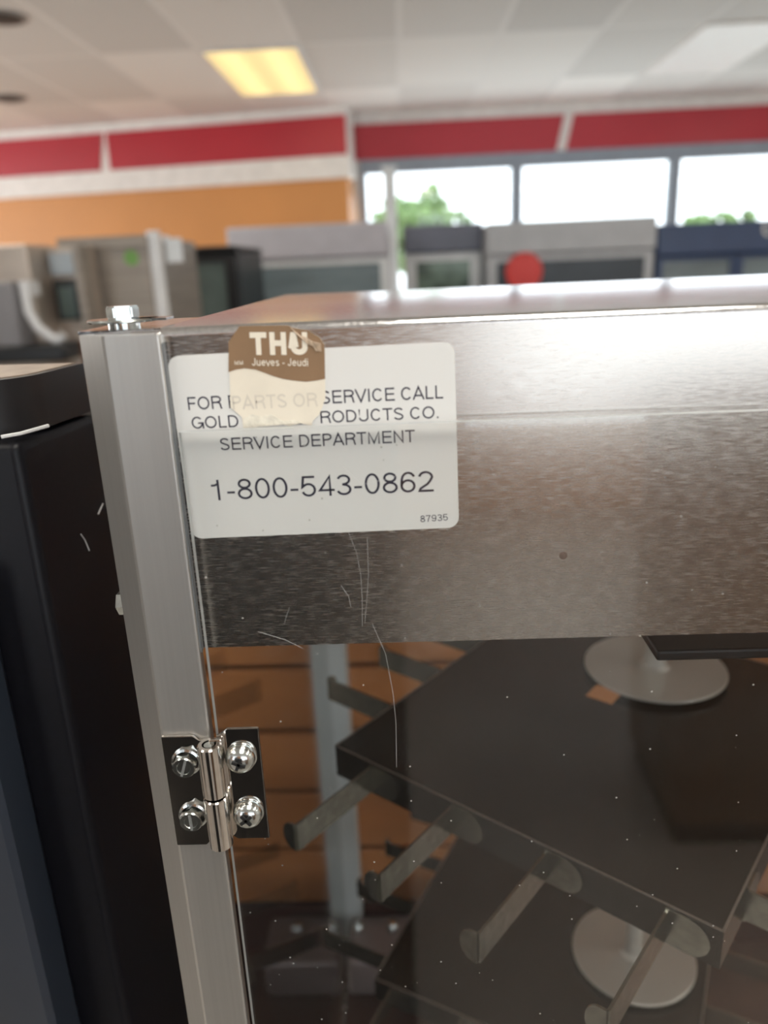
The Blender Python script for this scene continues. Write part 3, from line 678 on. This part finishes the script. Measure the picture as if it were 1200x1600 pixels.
# crinkles at the torn top right corner and the lifted bottom
bm = B()
for k in range(5):
    d = k*.00055
    tube(bm, [(-.0300+d*1.3, -.0008, 1.6852-d*1.2), (-.0282+d, -.0010, 1.6832-d), (-.0262+d*.8, -.0009, 1.6825-d), (-.0243+d*.3, -.0010, 1.6812-d), (-.0222, -.0008, 1.6806-d*.8)], .00014, 6)
obj('crinkle', bm, CRINK, stk)
bm = B()
prism(bm, [(-.0454, 1.6586), (-.0452, 1.6612), (-.0425, 1.6624), (-.0400, 1.6616), (-.0372, 1.6622), (-.0340, 1.6600), (-.0310, 1.6604), (-.0285, 1.6594), (-.0365, 1.6590)], 'y', -.00078, -.0007)
obj('lifted_flap', bm, mat('lifted_paper', (.72, .68, .58), .5, var=.12, sc=(500, 500, 500), bump=.9, bd=.0004), stk)
# small dent mark on the header
obj('dent', lathe(B(), (.0443, -.00001, 1.6174), (0, -1, 0), [(.0012, 0), (.0007, .0001), (0, .0002)], 16), mat('rusty_mark', (.12, .07, .05), .5), cab)

# ================================================================== rotating pretzel tree inside
RX, RY = .156, .239
tree = thing('pretzel_tree', 'rotating tree of black trays with metal hooks inside the cabinet', 'pretzel tree', (RX, RY, .988))
obj('rod', cyl(B(), (RX, RY, .9885), (0, 0, 1), .0058, 1.650-.9885, 24), DISCM, tree, smooth=True)
obj('turntable', lathe(B(), (RX, RY, .9885), (0, 0, 1), [(.05, 0), (.05, .008), (.012, .012), (.0058, .03)], 40), DISCM, tree, smooth=True)
X0, X1, Y0, Y1 = -.114, .099, -.183, .052
YA = Y0
def tray_mesh(slot, Y0):
    bm = B(); T = .0016; F = .0195
    # top with a slot: built from strips round the hole
    if slot:
        sx0, sx1, sy0, sy1 = slot
        for (a, b, c, d) in ((X0, sx0, Y0, Y1), (sx1, X1, Y0, Y1), (sx0, sx1, Y0, sy0), (sx0, sx1, sy1, Y1)): bx(bm, a, b, c, d, -T, 0)
    else: bx(bm, X0, X1, Y0, Y1, -T, 0)
    for (a, b, c, d) in ((X0, X1, Y0, Y0+T), (X0, X1, Y1-T, Y1), (X0, X0+T, Y0+T, Y1-T), (X1-T, X1, Y0+T, Y1-T)): bx(bm, a, b, c, d, -F, -T)
    return bm
def hook_mesh():
    """u = out from the tray, v = along its edge; local x = v, y = -u"""
    bm = B(); h0, h1 = -.0185, -.0008; T = .0011; n = 10; mid = (h0+h1)/2; R = (h1-h0)/2
    # tab with a round end lying on the flange
    P = [(0, h0), (.0100, h0)]+[(.0100+R*math.sin(math.radians(180-180*i/n)), mid+R*math.cos(math.radians(180-180*i/n))) for i in range(1, n)]+[(.0100, h1), (0, h1)]
    prism(bm, P, 'y', -.0002-T, -.0002)
    # arm
    bx(bm, -.0002, T, -.058, -.0002-T, h0+.001, h1-.001)
    # round-ended lip turned sideways at the tip
    R2 = R-.001
    P = [(.0, h0+.001)]+[(-.0025-R2*.75*math.sin(math.radians(180*i/n)), mid-R2*math.cos(math.radians(180*i/n))) for i in range(0, n+1)]+[(.0, h1-.001)]
    prism(bm, P, 'y', -.058-T, -.058)
    bm2 = bm; bmesh.ops.recalc_face_normals(bm2, faces=bm2.faces)
    me = bpy.data.meshes.new('hook'); bm2.to_mesh(me); bm2.free(); me.materials.append(HOOKM); return me
HK = hook_mesh()
spots = [(X0+v, Y0, 0) for v in (.027, .081, .134, .19)] + [(X0, Y1-.02-v, -PI/2) for v in (-.0, .052, .106, .160)] + \
        [(X1, Y0+v, PI/2) for v in (.03, .085, .139, .193)] + [(X1-v, Y1, PI) for v in (.027, .081, .134, .19)]
def tray(z, ang, slot, Y0, use, label):
    bm = tray_mesh(slot, Y0)
    me = bpy.data.meshes.new('tray'); bmesh.ops.recalc_face_normals(bm, faces=bm.faces); bm.to_mesh(me); bm.free(); me.materials.append(BLACKM)
    o = bpy.data.objects.new('tray', me); COL.objects.link(o); o.parent = tree; o.location = (0, 0, z-.988); o.rotation_euler = (0, 0, ang); o['label'] = label
    for (x, y, r) in [(a, Y0 if b == YA else b, c) for (a, b, c) in spots if use(c)]:
        h = bpy.data.objects.new('hook', HK); COL.objects.link(h); h.parent = o; h.location = (x, y, 0); h.rotation_euler = (0, 0, r)
    rim = B(); e = .0009  # thin paler strip along the tray's top edges
    for (a, b, c, d) in ((X0, X1, Y0-.0001, Y0+e), (X0, X1, Y1-e, Y1+.0001), (X0-.0001, X0+e, Y0, Y1), (X1-e, X1+.0001, Y0, Y1)): bx(rim, a, b, c, d, .00002, .0003)
    me = bpy.data.meshes.new('pale_rim'); rim.to_mesh(me); rim.free(); me.materials.append(mat('pale_edge', (.22, .19, .17), .35, .6))
    q = bpy.data.objects.new('pale_rim', me); COL.objects.link(q); q.parent = o
    bm = lathe(B(), (0, 0, .003), (0, 0, 1), [(.006, 0), (.0435, 0), (.0442, .0006), (.0442, .0016), (.0435, .0021), (.0100, .0021), (.0072, .0042), (.0064, .010), (.0064, .012), (.0058, .012)], 56)
    bmesh.ops.recalc_face_normals(bm, faces=bm.faces)
    me = bpy.data.meshes.new('hub_disc'); bm.to_mesh(me); bm.free(); me.materials.append(DISCM)
    for p in me.polygons: p.use_smooth = True
    me.set_sharp_from_angle(angle=math.radians(30))
    d = bpy.data.objects.new('hub_disc', me); COL.objects.link(d); d.parent = o
    return o
A1 = math.radians(-38.3)
tray(1.44, A1, (-.024, -.006, -.052, -.033), YA, lambda c: True, 'upper black tray')
tray(1.20, math.radians(-116), None, -.167, lambda c: c > -1, 'lower black tray')
